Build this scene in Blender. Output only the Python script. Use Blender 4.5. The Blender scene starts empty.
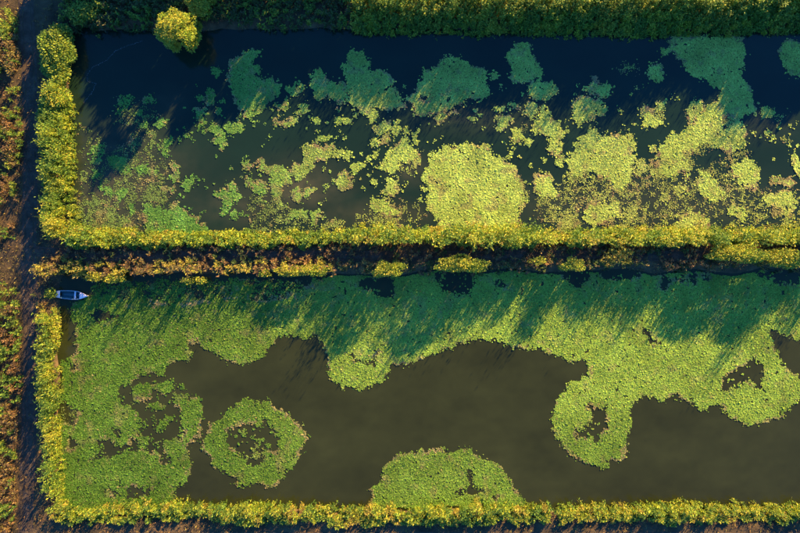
import bpy, math, random
import numpy as np

# ------------------------------------------------------------------ scale, camera, light
PX = 0.15            # metres on the water per photograph pixel
H = 90.0             # camera height above the water
SUN_EL, SUN_AZ = 14.0, 33.0      # degrees; azimuth from +Y (image up) towards +X
sc = bpy.context.scene
col = sc.collection
rng = np.random.default_rng(7)
random.seed(7)

cam_d = bpy.data.cameras.new('camera')
cam_d.sensor_width = 36.0
cam_d.lens = 36.0 * H / (800 * PX)
cam_d.clip_start = 1.0
cam_d.clip_end = 6000.0
cam = bpy.data.objects.new('camera', cam_d)
cam.location = (0, 0, H)
col.objects.link(cam)
sc.camera = cam

world = bpy.data.worlds.new('World')
sc.world = world
world.use_nodes = True
wn = world.node_tree
sky = wn.nodes.new('ShaderNodeTexSky')
sky.sky_type = 'NISHITA'
sky.sun_disc = False
sky.sun_elevation = math.radians(SUN_EL)
sky.sun_rotation = math.radians(SUN_AZ)
sky.ozone_density = 10.0
sky.air_density = 1.0
sky.dust_density = 0.0
bg = wn.nodes['Background']
bg.inputs['Strength'].default_value = 0.08
wn.links.new(sky.outputs[0], bg.inputs[0])

sun_d = bpy.data.lights.new('sun', 'SUN')
sun_d.energy = 5.0
sun_d.angle = math.radians(0.5)
sun_d.color = (1.0, 0.66, 0.26)
sun = bpy.data.objects.new('sun', sun_d)
_e, _a = math.radians(SUN_EL), math.radians(SUN_AZ)
SUNV = (math.sin(_a) * math.cos(_e), math.cos(_a) * math.cos(_e), math.sin(_e))
from mathutils import Vector
sun.rotation_euler = Vector(SUNV).to_track_quat('Z', 'Y').to_euler()
sun.location = (60, 90, 60)
col.objects.link(sun)

sc.view_settings.view_transform = 'Standard'
sc.view_settings.look = 'None'
sc.view_settings.gamma = 1.0
sc.view_settings.exposure = 2.55
sc.view_settings.use_curve_mapping = False
sc.cycles.max_bounces = 6

# ------------------------------------------------------------------ helpers
def W(px, py, z=0.0):
    """photograph pixel seen at height z -> world x, y"""
    k = PX * (H - z) / H
    return (np.asarray(px, float) - 400) * k, (266.5 - np.asarray(py, float)) * k

def toPX(x, y):
    return x / PX + 400, 266.5 - y / PX

def _hash(ix, iy, seed):
    h = (ix.astype(np.int64) * 374761393 + iy.astype(np.int64) * 668265263 + seed * 1442695041) & 0xFFFFFFFF
    h = ((h ^ (h >> 13)) * 1274126177) & 0xFFFFFFFF
    h = (h ^ (h >> 16)) & 0xFFFFFFFF
    return h / 4294967295.0

def vnoise(x, y, seed=0):
    x = np.asarray(x, float); y = np.asarray(y, float)
    ix = np.floor(x); iy = np.floor(y)
    fx = x - ix; fy = y - iy
    fx = fx * fx * (3 - 2 * fx); fy = fy * fy * (3 - 2 * fy)
    a = _hash(ix, iy, seed); b = _hash(ix + 1, iy, seed)
    c = _hash(ix, iy + 1, seed); d = _hash(ix + 1, iy + 1, seed)
    return (a * (1 - fx) + b * fx) * (1 - fy) + (c * (1 - fx) + d * fx) * fy

def fbm(x, y, seed=0, octv=3):
    s = 0.0; w = 0.5; t = 0.0
    for o in range(octv):
        s = s + w * vnoise(x * 2 ** o + 17.3 * o, y * 2 ** o - 9.1 * o, seed + 31 * o)
        t += w; w *= 0.5
    return s / t

def sstep(a, b, x):
    t = np.clip((np.asarray(x, float) - a) / (b - a), 0, 1)
    return t * t * (3 - 2 * t)

def inpoly(px, py, poly):
    ins = np.zeros(px.shape, bool)
    n = len(poly); j = n - 1
    for i in range(n):
        xi, yi = poly[i]; xj, yj = poly[j]
        if yi != yj:
            c = ((yi > py) != (yj > py)) & (px < (xj - xi) * (py - yi) / (yj - yi) + xi)
            ins ^= c
        j = i
    return ins

def make_mesh(name, verts, loops, sizes, colors=None, smooth=False):
    me = bpy.data.meshes.new(name)
    verts = np.ascontiguousarray(verts, np.float32)
    loops = np.ascontiguousarray(loops, np.int32).ravel()
    sizes = np.ascontiguousarray(sizes, np.int32)
    me.vertices.add(len(verts)); me.vertices.foreach_set('co', verts.ravel())
    me.loops.add(len(loops)); me.loops.foreach_set('vertex_index', loops)
    me.polygons.add(len(sizes))
    st = np.zeros(len(sizes), np.int32); st[1:] = np.cumsum(sizes)[:-1]
    me.polygons.foreach_set('loop_start', st)
    me.polygons.foreach_set('loop_total', sizes)
    if smooth:
        me.polygons.foreach_set('use_smooth', np.ones(len(sizes), bool))
    if colors is not None:
        at = me.attributes.new('tint', 'FLOAT_COLOR', 'POINT')
        c4 = np.ones((len(verts), 4), np.float32); c4[:, :3] = colors
        at.data.foreach_set('color', c4.ravel())
    me.update(calc_edges=True)
    me.validate()
    return me

def link(name, me, mat, parent=None, **props):
    o = bpy.data.objects.new(name, me)
    col.objects.link(o)
    if mat is not None:
        me.materials.append(mat)
    if parent is not None:
        o.parent = parent
    for k, v in props.items():
        if v is not None:
            o[k] = v
    return o

def empty(name, loc, **props):
    o = bpy.data.objects.new(name, None)
    o.location = loc
    o.empty_display_size = 0.5
    col.objects.link(o)
    for k, v in props.items():
        if v is not None:
            o[k] = v
    return o

# ------------------------------------------------------------------ materials
def new_mat(name):
    m = bpy.data.materials.new(name); m.use_nodes = True
    nt = m.node_tree
    return m, nt, nt.nodes['Principled BSDF'], nt.nodes['Material Output']

def leaf_mat(name, trans=0.3, rough=0.55, spec=0.15, tcol=(1.15, 1.2, 0.6)):
    m, nt, p, out = new_mat(name)
    at = nt.nodes.new('ShaderNodeAttribute'); at.attribute_name = 'tint'
    nt.links.new(at.outputs['Color'], p.inputs['Base Color'])
    p.inputs['Roughness'].default_value = rough
    p.inputs['Specular IOR Level'].default_value = spec
    tr = nt.nodes.new('ShaderNodeBsdfTranslucent')
    mul = nt.nodes.new('ShaderNodeMix'); mul.data_type = 'RGBA'; mul.blend_type = 'MULTIPLY'
    mul.inputs[0].default_value = 1.0
    nt.links.new(at.outputs['Color'], mul.inputs[6])
    mul.inputs[7].default_value = (*tcol, 1)
    nt.links.new(mul.outputs[2], tr.inputs['Color'])
    mx = nt.nodes.new('ShaderNodeMixShader'); mx.inputs[0].default_value = trans
    nt.links.new(p.outputs[0], mx.inputs[1]); nt.links.new(tr.outputs[0], mx.inputs[2])
    nt.links.new(mx.outputs[0], out.inputs['Surface'])
    return m

M_LEAF = leaf_mat('bank_foliage', 0.34)
M_MAT = leaf_mat('floating_leaf', 0.10, 0.6, 0.06)
M_GRASS = leaf_mat('dry_grass', 0.2, 0.8, 0.1, (1.1, 1.0, 0.8))

def noise_node(nt, coord, scale, detail=5, rough=0.6):
    n = nt.nodes.new('ShaderNodeTexNoise')
    n.inputs['Scale'].default_value = scale
    n.inputs['Detail'].default_value = detail
    n.inputs['Roughness'].default_value = rough
    nt.links.new(coord, n.inputs['Vector'])
    return n

def ramp(nt, fac, stops):
    r = nt.nodes.new('ShaderNodeValToRGB')
    e = r.color_ramp.elements
    while len(e) < len(stops):
        e.new(0.5)
    for el, (p, c) in zip(e, stops):
        el.position = p; el.color = (*c, 1)
    nt.links.new(fac, r.inputs[0])
    return r

def soil_mat(name, stops, scale, bump=0.4):
    m, nt, p, out = new_mat(name)
    g = nt.nodes.new('ShaderNodeNewGeometry')
    n1 = noise_node(nt, g.outputs['Position'], scale, 8, 0.65)
    r = ramp(nt, n1.outputs[0], stops)
    nt.links.new(r.outputs[0], p.inputs['Base Color'])
    p.inputs['Roughness'].default_value = 0.95
    p.inputs['Specular IOR Level'].default_value = 0.1
    n2 = noise_node(nt, g.outputs['Position'], 2.6, 6, 0.7)
    b = nt.nodes.new('ShaderNodeBump'); b.inputs['Strength'].default_value = bump
    b.inputs['Distance'].default_value = 0.25
    nt.links.new(n2.outputs[0], b.inputs['Height']); nt.links.new(b.outputs[0], p.inputs['Normal'])
    return m

M_SOIL = soil_mat('bank_soil', [(0.3, (0.035, 0.03, 0.018)), (0.5, (0.075, 0.055, 0.03)), (0.7, (0.13, 0.09, 0.045))], 0.5)
M_TRACK = soil_mat('track_earth', [(0.3, (0.045, 0.033, 0.022)), (0.5, (0.075, 0.055, 0.038)), (0.72, (0.12, 0.09, 0.06))], 0.9)

def water_mat(name, seed):
    """murky water: the colour of silt and sunken weed comes with the mesh"""
    m, nt, p, out = new_mat(name)
    g = nt.nodes.new('ShaderNodeNewGeometry')
    at = nt.nodes.new('ShaderNodeAttribute'); at.attribute_name = 'tint'
    nt.links.new(at.outputs['Color'], p.inputs['Base Color'])
    p.inputs['Roughness'].default_value = 0.12
    p.inputs['IOR'].default_value = 1.33
    n2 = noise_node(nt, g.outputs['Position'], 1.4, 3, 0.5)
    b = nt.nodes.new('ShaderNodeBump'); b.inputs['Strength'].default_value = 0.08
    b.inputs['Distance'].default_value = 0.05
    nt.links.new(n2.outputs[0], b.inputs['Height']); nt.links.new(b.outputs[0], p.inputs['Normal'])
    return m

M_WU = water_mat('upper_pond_water', 11)
M_WL = water_mat('lower_pond_water', 3)

def water_tint(px, py, upper):
    f1 = fbm(px / 45, py / 30, 301, 4); f2 = fbm(px / 12, py / 7, 302, 3); f3 = fbm(px / 5, py / 5, 303, 2)
    if not upper:
        c = np.array([0.0235, 0.029, 0.0085]) * (0.72 + 0.56 * f1 + 0.22 * (f2 - .5) + 0.10 * (f3 - .5))[:, None]
        c[:, 2] *= 0.95 + 0.1 * f1
        return c
    c = np.array([0.0085, 0.023, 0.0135]) * (0.7 + 0.5 * f1)[:, None]
    w = np.zeros(len(px))
    for cx, cy, rx, ry, a in ((118, 185, 60, 55, .95), (300, 186, 42, 22, .9), (250, 205, 60, 22, .5), (410, 170, 22, 14, .6), (380, 215, 60, 14, .6), (665, 205, 120, 26, .5), (480, 118, 60, 14, .35), (170, 105, 18, 18, .4), (760, 125, 30, 14, .35), (560, 205, 50, 22, .4)):
        w = np.maximum(w, a * np.exp(-((px - cx) / rx) ** 2 - ((py - cy) / ry) ** 2))
    w = np.clip(w * (0.35 + 1.0 * f2 + 0.5 * (f3 - .5)) , 0, 1)[:, None]
    return c * (1 - w) + np.array([0.052, 0.056, 0.03]) * w

def paint_mat(name, c, rough=0.5, wear=None):
    m, nt, p, out = new_mat(name)
    g = nt.nodes.new('ShaderNodeNewGeometry')
    n1 = noise_node(nt, g.outputs['Position'], 4.0, 6, 0.7)
    w = wear or tuple(v * 0.6 for v in c)
    r = ramp(nt, n1.outputs[0], [(0.3, w), (0.5, c), (1.0, c)])
    nt.links.new(r.outputs[0], p.inputs['Base Color'])
    p.inputs['Roughness'].default_value = rough
    return m

# ------------------------------------------------------------------ terrain
# ponds: x0, x1, y0, y1 in photograph pixels at water level
POND_U = (70, 1010, 31, 236)
POND_L = (60, 1010, 273, 509)

def pond_sd(x, y, pond):
    """signed distance in metres, negative inside the pond"""
    x0, y1 = W(pond[0], pond[2]); x1, y0 = W(pond[1], pond[3])
    cx, cy = (x0 + x1) / 2, (y0 + y1) / 2
    r = 2.6
    qx = np.abs(x - cx) - (x1 - x0) / 2 + r
    qy = np.abs(y - cy) - (y1 - y0) / 2 + r
    return np.hypot(np.maximum(qx, 0), np.maximum(qy, 0)) + np.minimum(np.maximum(qx, qy), 0) - r

def shore_d(x, y):
    wob = (fbm(x / 5.5, y / 5.5, 5, 3) - 0.5) * 1.8
    return np.minimum(pond_sd(x, y, POND_U), pond_sd(x, y, POND_L)) + wob

# track centre lines (photograph pixels) and half widths in metres
TRACKS = {
    'left': ([(24, -60), (26, 0), (29, 60), (31, 130), (30, 200), (28, 250), (30, 300), (31, 350), (29, 430), (26, 500), (24, 600)], 1.25),
    'middle': ([(27, 250), (60, 254), (120, 256), (250, 256), (400, 256), (600, 256), (800, 256), (1000, 256)], 0.85),
    'bottom': ([(25, 545), (70, 541), (200, 540), (400, 540), (600, 540), (800, 540), (1000, 540)], 1.3),
    'top': ([(26, -18), (120, -16), (300, -14), (500, -18), (800, -18), (1000, -18)], 1.1),
}
def densify(pts, step=6.0):
    out = []
    for (a, b), (c, d) in zip(pts[:-1], pts[1:]):
        n = max(1, int(math.hypot(c - a, d - b) / step))
        for i in range(n):
            t = i / n; out.append((a + (c - a) * t, b + (d - b) * t))
    out.append(pts[-1]); return np.array(out)
for k in TRACKS:
    pts = densify(TRACKS[k][0])
    ker = np.ones(9) / 9
    pad = np.pad(pts, ((4, 4), (0, 0)), 'edge')
    sm = np.stack([np.convolve(pad[:, 0], ker, 'valid'), np.convolve(pad[:, 1], ker, 'valid')], 1)
    wx, wy = W(sm[:, 0], sm[:, 1], 0.8)
    TRACKS[k] = (np.stack([wx, wy], 1), TRACKS[k][1])

def track_d(x, y):
    """distance to the nearest track centre line minus its half width"""
    best = np.full(np.shape(x), 1e9)
    for pts, hw in TRACKS.values():
        d = np.full(np.shape(x), 1e9)
        for a, b in zip(pts[:-1:2], np.vstack([pts[2::2], pts[-1:]])[:len(pts[:-1:2])]):
            v = b - a; L = max(v @ v, 1e-6)
            t = np.clip(((x - a[0]) * v[0] + (y - a[1]) * v[1]) / L, 0, 1)
            d = np.minimum(d, np.hypot(x - a[0] - t * v[0], y - a[1] - t * v[1]))
        best = np.minimum(best, d - hw)
    return best

def ground_z(x, y, d=None):
    if d is None:
        d = shore_d(x, y)
    z = -1.1 + 1.9 * sstep(-1.8, 1.9, d)
    z = z + (fbm(x / 2.2, y / 2.2, 9, 3) - 0.5) * 0.35 * sstep(-0.6, 1.0, d)
    z = z + (fbm(x / 60, y / 60, 19, 2) - 0.5) * 3.0 * sstep(30, 150, np.maximum(np.abs(x) - 60, np.abs(y) - 45))
    return z

def axis(lo, hi, step, far):
    a = list(np.arange(lo, hi + 1e-6, step))
    s = step; v = hi
    while v < far:
        s *= 1.35; v += s; a.append(v)
    s = step; v = lo; left = []
    while v > -far:
        s *= 1.35; v -= s; left.append(v)
    return np.array(left[::-1] + a)

gx = axis(-72, 100, 0.55, 2500); gy = axis(-50, 50, 0.55, 2500)
X, Y = np.meshgrid(gx, gy)
Z = ground_z(X, Y)
nx, ny = len(gx), len(gy)
idx = np.arange(nx * ny).reshape(ny, nx)
quads = np.stack([idx[:-1, :-1], idx[:-1, 1:], idx[1:, 1:], idx[1:, :-1]], -1).reshape(-1, 4)
me = make_mesh('ground', np.stack([X, Y, Z], -1).reshape(-1, 3), quads, np.full(len(quads), 4), smooth=True)
link('ground', me, M_SOIL, kind='structure', label='dark earth banks between the ponds')

def ribbon(name, pts, hw, label):
    n = len(pts); cross = 9
    tang = np.gradient(pts, axis=0); tang /= np.linalg.norm(tang, axis=1)[:, None]
    nor = np.stack([-tang[:, 1], tang[:, 0]], 1)
    vs = []
    for j in range(cross):
        u = (j / (cross - 1)) * 2 - 1
        ww = hw * (1 + 0.18 * (fbm(pts[:, 0] / 2.0, pts[:, 1] / 2.0, 70 + (u > 0), 2) - 0.5)) if abs(u) == 1 else hw
        p = pts + nor * (u * ww if np.isscalar(ww) else (u * ww)[:, None])
        z = ground_z(p[:, 0], p[:, 1]) + 0.05
        rut = 0.10 * np.exp(-((abs(u) - 0.55) / 0.18) ** 2)
        z = z - rut + 0.03 + (-0.12 if abs(u) == 1 else 0)
        vs.append(np.column_stack([p, z]))
    V = np.stack(vs, 1)
    idx = np.arange(n * cross).reshape(n, cross)
    q = np.stack([idx[:-1, :-1], idx[1:, :-1], idx[1:, 1:], idx[:-1, 1:]], -1).reshape(-1, 4)
    me = make_mesh(name, V.reshape(-1, 3), q[:, ::-1] if False else q, np.full(len(q), 4), smooth=True)
    link(name, me, M_TRACK, kind='structure', label=label)
for i, (k, lab) in enumerate([('left', 'dark earth track running down the left edge'), ('middle', 'rutted earth track along the bank between the ponds'),
               ('bottom', 'shaded track below the bottom bank'), ('top', 'track behind the top bank')]):
    p, hw = TRACKS[k]
    p = p.copy()
    # resample so the strip follows the ground
    seg = np.r_[0, np.cumsum(np.hypot(*np.diff(p, axis=0).T))]
    s = np.arange(0, seg[-1], 0.5)
    p = np.stack([np.interp(s, seg, p[:, 0]), np.interp(s, seg, p[:, 1])], 1)
    ribbon('dirt_track', p, hw, lab)

for name, pond, mat, lab in (('pond_water', POND_U, M_WU, 'dark green water of the upper pond'), ('pond_water', POND_L, M_WL, 'olive brown water of the lower pond')):
    x0, y1 = W(pond[0], pond[2]); x1, y0 = W(pond[1], pond[3])
    e = 1.6
    xs = np.linspace(x0 - e, x1 + e, 520); ys = np.linspace(y0 - e, y1 + e, 140)
    XX, YY = np.meshgrid(xs, ys)
    ii = np.arange(XX.size).reshape(XX.shape)
    q = np.stack([ii[:-1, :-1], ii[:-1, 1:], ii[1:, 1:], ii[1:, :-1]], -1).reshape(-1, 4)
    tn = water_tint(*toPX(XX.ravel(), YY.ravel()), pond is POND_U)
    me = make_mesh(name, np.stack([XX, YY, np.zeros_like(XX)], -1).reshape(-1, 3), q, np.full(len(q), 4), tn)
    link(name, me, mat, kind='structure', label=lab)

# ------------------------------------------------------------------ floating leaves
def T(ox, oy, s, pts):
    return [(ox + x / s, oy + y / s) for x, y in pts]
S6 = 6.66
def A(i, pts): return T((70, 160, 250, 340, 430, 520, 610, 700)[i - 1], 75, S6, pts)     # upper row of detail tiles
def B(i, pts): return T((70, 160, 250, 340, 430, 520, 610, 700)[i - 1], 150, S6, pts)    # lower row of detail tiles
def C4(i, pts): return T((0, 200, 400, 600)[i - 1], 0, 4.0, pts)

def leaf_colour(px, py, brown):
    n = len(px)
    up = py < 255
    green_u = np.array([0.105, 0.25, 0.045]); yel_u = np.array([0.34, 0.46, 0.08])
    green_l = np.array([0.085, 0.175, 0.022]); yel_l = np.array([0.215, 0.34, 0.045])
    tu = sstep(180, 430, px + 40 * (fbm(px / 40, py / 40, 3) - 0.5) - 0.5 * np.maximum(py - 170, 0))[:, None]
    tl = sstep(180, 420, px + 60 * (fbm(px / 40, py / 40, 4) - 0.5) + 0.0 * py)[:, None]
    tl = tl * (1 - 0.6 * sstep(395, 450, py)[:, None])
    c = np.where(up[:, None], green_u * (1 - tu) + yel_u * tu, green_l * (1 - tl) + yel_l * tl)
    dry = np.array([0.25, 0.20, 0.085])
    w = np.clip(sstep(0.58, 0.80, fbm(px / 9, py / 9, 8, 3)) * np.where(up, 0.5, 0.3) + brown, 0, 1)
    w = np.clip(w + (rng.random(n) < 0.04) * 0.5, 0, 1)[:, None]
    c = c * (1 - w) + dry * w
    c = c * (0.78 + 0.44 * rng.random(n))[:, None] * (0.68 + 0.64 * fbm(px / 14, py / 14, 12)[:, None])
    c[:, 0] *= 0.88 + 0.24 * rng.random(n)
    return c

def leaf_points(polys, holes, dens, warp):
    out = []
    for poly in polys:
        a = np.array(poly)
        x0, y0 = a.min(0) - 4; x1, y1 = a.max(0) + 4
        st = 0.68
        gx_, gy_ = np.meshgrid(np.arange(x0, x1, st), np.arange(y0, y1, st))
        qx = gx_.ravel() + rng.uniform(-.55, .55, gx_.size) * st
        qy = gy_.ravel() + rng.uniform(-.55, .55, gx_.size) * st
        wx = qx + warp * (5.0 * (fbm(qx / 9, qy / 9, 21, 2) - .5) + 6.5 * (fbm(qx / 3.2, qy / 3.2, 22, 2) - .5))
        wy = qy + warp * (5.0 * (fbm(qx / 9, qy / 9, 23, 2) - .5) + 6.5 * (fbm(qx / 3.2, qy / 3.2, 24, 2) - .5))
        fray = np.where(rng.random(len(qx)) < 0.3, 1.6, 0.35)
        wx = wx + rng.normal(0, 1, len(qx)) * fray; wy = wy + rng.normal(0, 1, len(qx)) * fray
        k = inpoly(wx, wy, poly)
        for h in holes:
            soft = fbm(qx / 2.6, qy / 2.6, 33, 2)
            k &= ~(inpoly(wx, wy, h) & (soft > 0.22))
        if dens < 1:
            k &= (0.6 * fbm(qx / 4.5, qy / 4.5, 41, 3) + 0.4 * rng.random(len(qx))) < (0.5 + (dens - 0.5) * 0.55)
        else:
            k &= fbm(qx / 3.0, qy / 3.0, 43, 2) < 0.80
        edge = np.zeros(len(qx))
        for ddx, ddy in ((2.2, 0), (-2.2, 0), (0, 2.2), (0, -2.2)):
            edge = np.maximum(edge, ~inpoly(wx + ddx, wy + ddy, poly))
            for h in holes:
                edge = np.maximum(edge, inpoly(wx + ddx, wy + ddy, h))
        edge = edge * sstep(0.48, 0.66, fbm(qx / 11, qy / 11, 47, 2))
        out.append(np.column_stack([qx[k], qy[k], edge[k]]))
    return np.vstack(out)

def leaf_mesh(name, P, brown=0.0, size=1.0, flat=None):
    n = len(P)
    x, y = W(P[:, 0], P[:, 1])
    ok = shore_d(x, y) < -0.1
    x, y, P = x[ok], y[ok], P[ok]; n = len(P)
    r = size * np.clip(0.085 * np.exp(rng.normal(0, 0.28, n)), 0.045, 0.17)
    ang = rng.uniform(0, 2 * math.pi, n)
    tx = rng.normal(0, 0.095, n); ty = rng.normal(0, 0.095, n)     # slopes
    z = 0.012 + rng.uniform(0, 0.035, n) + r * (np.abs(tx) + np.abs(ty)) * 0.9
    K = 5
    V = np.zeros((n, K, 3), np.float32)
    for j in range(K):
        a = ang + j * 2 * math.pi / K
        rr = r * rng.uniform(0.75, 1.2, n)
        dx, dy = np.cos(a) * rr, np.sin(a) * rr
        V[:, j, 0] = x + dx; V[:, j, 1] = y + dy; V[:, j, 2] = z + dx * tx + dy * ty
    V[:, :, 2] = np.maximum(V[:, :, 2], 0.008)
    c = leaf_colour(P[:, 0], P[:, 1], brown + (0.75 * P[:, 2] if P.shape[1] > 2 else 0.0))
    if flat is not None:
        c = np.array(flat) * rng.uniform(0.7, 1.2, n)[:, None]
    cx, cy = x.mean(), y.mean()
    V[:, :, 0] -= cx; V[:, :, 1] -= cy
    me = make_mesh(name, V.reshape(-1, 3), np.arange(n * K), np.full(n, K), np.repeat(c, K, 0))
    return me, (cx, cy, 0.0)

STRAY = []
def largest(P):
    """split leaf points into the one connected mat and the scraps that float free of it"""
    cell = 0.75
    K = np.floor(P[:, :2] / cell).astype(int)
    cells = {}
    for i, k in enumerate(map(tuple, K)):
        cells.setdefault(k, []).append(i)
    seen = set(); best = []
    for c0 in cells:
        if c0 in seen: continue
        st = [c0]; seen.add(c0); comp = []
        while st:
            c = st.pop(); comp.append(c)
            for dx in (-1, 0, 1):
                for dy in (-1, 0, 1):
                    d = (c[0] + dx, c[1] + dy)
                    if d in cells and d not in seen:
                        seen.add(d); st.append(d)
        if len(comp) > len(best): best = comp
    m = np.zeros(len(P), bool)
    for c in best: m[cells[c]] = True
    return P[m], P[~m]

MATS = []      # label, polygons, holes, density, brown
def mat(label, polys, holes=(), dens=1.0, brown=0.0, warp=1.0):
    labels = label if isinstance(label, list) else [label]
    assert len(labels) == len(polys), label
    for lb, p in zip(labels, polys):
        MATS.append((lb, [p], list(holes), dens, brown, warp))
FRAG = []      # loose fragments
BROWN = []     # thin half-sunk drying leaves

# upper pond, from left to right
mat('leaf mat left of centre, half shaded dark green, half streaked with sun',
    [[(256,49),(261,51),(259,56),(251,61),(259,67),(260,72),(254,78),(269,78),(281,87),(277,96),(270,101),(259,116),(249,118),(240,110),(232,97),(230,91),(232,85),(227,80),(231,74),(229,60),(235,59),(246,54)]])
mat('shaded green leaf patch with ragged points left of the tall twin patch',
    [[(311,75),(316,69),(321,70),(324,76),(332,80),(337,85),(342,81),(346,85),(347,96),(344,102),(332,101),(329,95),(317,99),(313,96),(311,86)]])
mat('tall shaded dark green leaf patch near the top bank with a lobe on its right',
    [[(347,51),(362,51),(367,60),(370,72),(372,75),(380,69),(387,71),(391,77),(395,82),(390,87),(401,96),(404,107),(390,110),(380,109),(372,107),(362,110),(352,107),(347,100),(350,95),(346,75),(340,66),(346,61)]])
mat(['sunlit wedge of leaves just below the tall shaded patch', 'streaked sliver of leaves at the lower left foot of the tall shaded patch', 'small sunlit leaf spike right of the wedge below the tall shaded patch'],
    [A(4,[(215,370),(235,345),(260,340),(290,310),(310,290),(325,330),(330,360),(290,385),(250,385)]),
     A(4,[(130,250),(180,200),(205,160),(200,200),(260,255),(255,300),(215,335),(190,310),(175,270)]),
     A(4,[(350,370),(365,310),(390,285),(400,300),(385,340),(415,370),(370,385)])])
mat(['left and larger of two small yellow leaf blobs above the arched patch', 'right and smaller of two small yellow leaf blobs above the arched patch'],
    [A(4,[(195,445),(215,425),(240,415),(270,440),(285,460),(260,485),(215,480),(195,465)]), A(4,[(275,410),(305,395),(320,385),(335,435),(300,460),(280,440)])])
mat('arched yellow green leaf patch left of the big round mat with murky hollow',
    [[(386,155),(391,148.6),(398,144),(401.6,138),(406,138),(410,143),(411,147),(419,152),(421,159),(418,166),(397,171),(396,175),(389.5,174),(383.5,169.5),(376,171),(380.5,164.3),(385,159)]],
    [[(399,160),(412,160),(416,168),(400,173)]])
mat('square yellow green leaf patch below the arched one',
    [B(4,[(310,195),(350,205),(380,200),(390,245),(415,250),(395,290),(350,310),(300,300),(265,305),(260,285),(300,270),(295,230)])])
mat('yellow leaf patch touching the middle bank left of the big round mat',
    [B(4,[(215,310),(240,330),(310,335),(360,350),(375,390),(400,420),(390,450),(365,440),(330,440),(280,430),(260,400),(190,395),(190,375),(220,350)])])
mat('small leaf patch with brown middle right of the murky cloud',
    [[(335,181),(340,172),(344,168),(347,174.5),(352,177),(353,186),(349,187),(341,193),(338,190),(336,185)]], brown=0.1)
mat(['knobbly yellow brown leaf mat crossing the middle of the upper pond', 'small yellow brown leaf knob at the right end of the knobbly mat'],
    [[(303,152),(305,147),(310,142),(317,146),(324,146),(331,144),(335,150),(331,156),(332,160),(325,162),(318,160),(314,165),(312,170),(305,176),(302,179),(296,179),(291,173),(291,166),(294,163),(301,164),(305,158),(306,155)],
     B(3,[(550,30),(590,5),(640,15),(660,40),(620,60),(570,55)])], brown=0.12)
mat('branching green leaf mat with an arm reaching to the upper left',
    [B(3,[(35,80),(60,50),(85,70),(100,110),(150,120),(175,110),(190,85),(215,95),(240,130),(275,150),(280,200),(240,240),(200,245),(205,280),(195,330),(215,390),(175,340),(150,280),(140,230),(160,200),(130,170),(100,140),(60,130)])])
mat('green leaf lump tucked below the branching mat',
    [B(3,[(-40,175),(0,190),(20,195),(50,205),(85,195),(110,220),(120,260),(100,290),(60,285),(20,265),(0,240),(-30,210)])])
mat('small upright leaf patch inside the murky cloud', [B(3,[(285,265),(310,245),(335,265),(350,310),(340,350),(310,345),(275,320)])])
mat('small pointed leaf patch right of the upright one in the cloud', [B(3,[(350,240),(385,235),(440,260),(410,285),(395,305),(365,280)])])
mat(['flat green leaf patch just above the middle bank', 'forked green leaf patch right of the flat one above the middle bank'], [B(3,[(265,430),(300,390),(340,395),(385,405),(370,440),(320,450),(290,470),(260,460)]),
     B(3,[(410,410),(440,400),(455,390),(490,440),(490,460),(450,455),(445,500),(420,490),(405,450)])])
mat('bright green three armed leaf patch alone in dark water',
    [B(2,[(365,300),(390,270),(450,265),(460,220),(480,205),(520,245),(500,260),(540,290),(540,325),(500,345),(470,375),(450,420),(430,435),(400,400),(410,370),(420,350),(385,330)])])
mat('tiny upright leaf patch below the three armed one', [B(2,[(480,400),(505,395),(525,440),(490,480),(475,450)])])
mat('small round leaf patch left of the branching mat', [B(2,[(545,110),(580,75),(620,85),(610,125),(580,140)])])
mat('large smooth green leaf mound at the middle bank on the left',
    [[(143.5,214),(148,204),(156,206),(163,208.5),(169,210),(171,206),(180,205.5),(188.5,210),(190,213),(196,217.5),(200,222),(205,223.5),(210,231),(208,240),(160,240),(150,232),(144,222)]])
mat('L shaped small green leaf patch above the large green mound', [B(2,[(155,215),(165,190),(200,180),(240,175),(235,205),(210,230),(205,270),(170,270),(155,240)])])
mat(['upright green leaf clump in the thin chain above the green mound', 'small green leaf clump in the chain just above the green mound', 'top green leaf clump of the thin chain above the green mound', 'tiny leaf clump touching the top of the green mound'],
    [B(2,[(60,75),(110,95),(140,100),(110,130),(120,195),(90,215),(70,190),(80,150),(70,120)]), B(2,[(60,260),(90,240),(120,255),(90,290),(70,310)]),
     A(2,[(20,450),(40,420),(85,420),(90,450),(60,475),(55,533),(40,560),(30,533),(20,480)]), B(2,[(75,370),(90,340),(130,350),(120,375)])])
mat('yellow green leaf clump at the edge of the tree shadow', [A(2,[(-15,340),(0,300),(40,295),(50,330),(30,360),(0,350)])])
mat(['small left lobe at the top of the yellow cluster on the left', 'upright yellow leaf patch at the top of the yellow cluster on the left'], [A(2,[(245,145),(275,120),(305,145),(275,175),(250,165)]), A(2,[(310,110),(345,95),(365,130),(355,170),(365,205),(335,210),(300,195),(305,165)])])
mat('boot shaped yellow leaf patch below the two lobed one', [A(2,[(230,230),(250,225),(270,240),(290,225),(310,250),(290,280),(300,300),(290,340),(260,375),(245,370),(255,300)])])
mat('slanting yellow leaf patch in the middle of the left cluster', [A(2,[(290,375),(320,320),(355,315),(400,330),(415,370),(430,400),(400,410),(360,375),(330,375)])])
mat('round yellow leaf patch, lowest of the left cluster', [A(2,[(340,430),(365,405),(400,410),(430,425),(440,470),(410,495),(380,470),(350,450)])])
mat('heart shaped yellow leaf patch right of the left cluster', [A(2,[(425,330),(450,310),(500,310),(520,265),(540,280),(535,310),(555,330),(540,370),(490,410),(450,390),(430,355)])])
mat('curved yellow leaf patch right of the half shaded mat', [A(3,[(150,215),(190,195),(225,190),(240,145),(250,180),(240,225),(215,245),(180,230)])])
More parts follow.
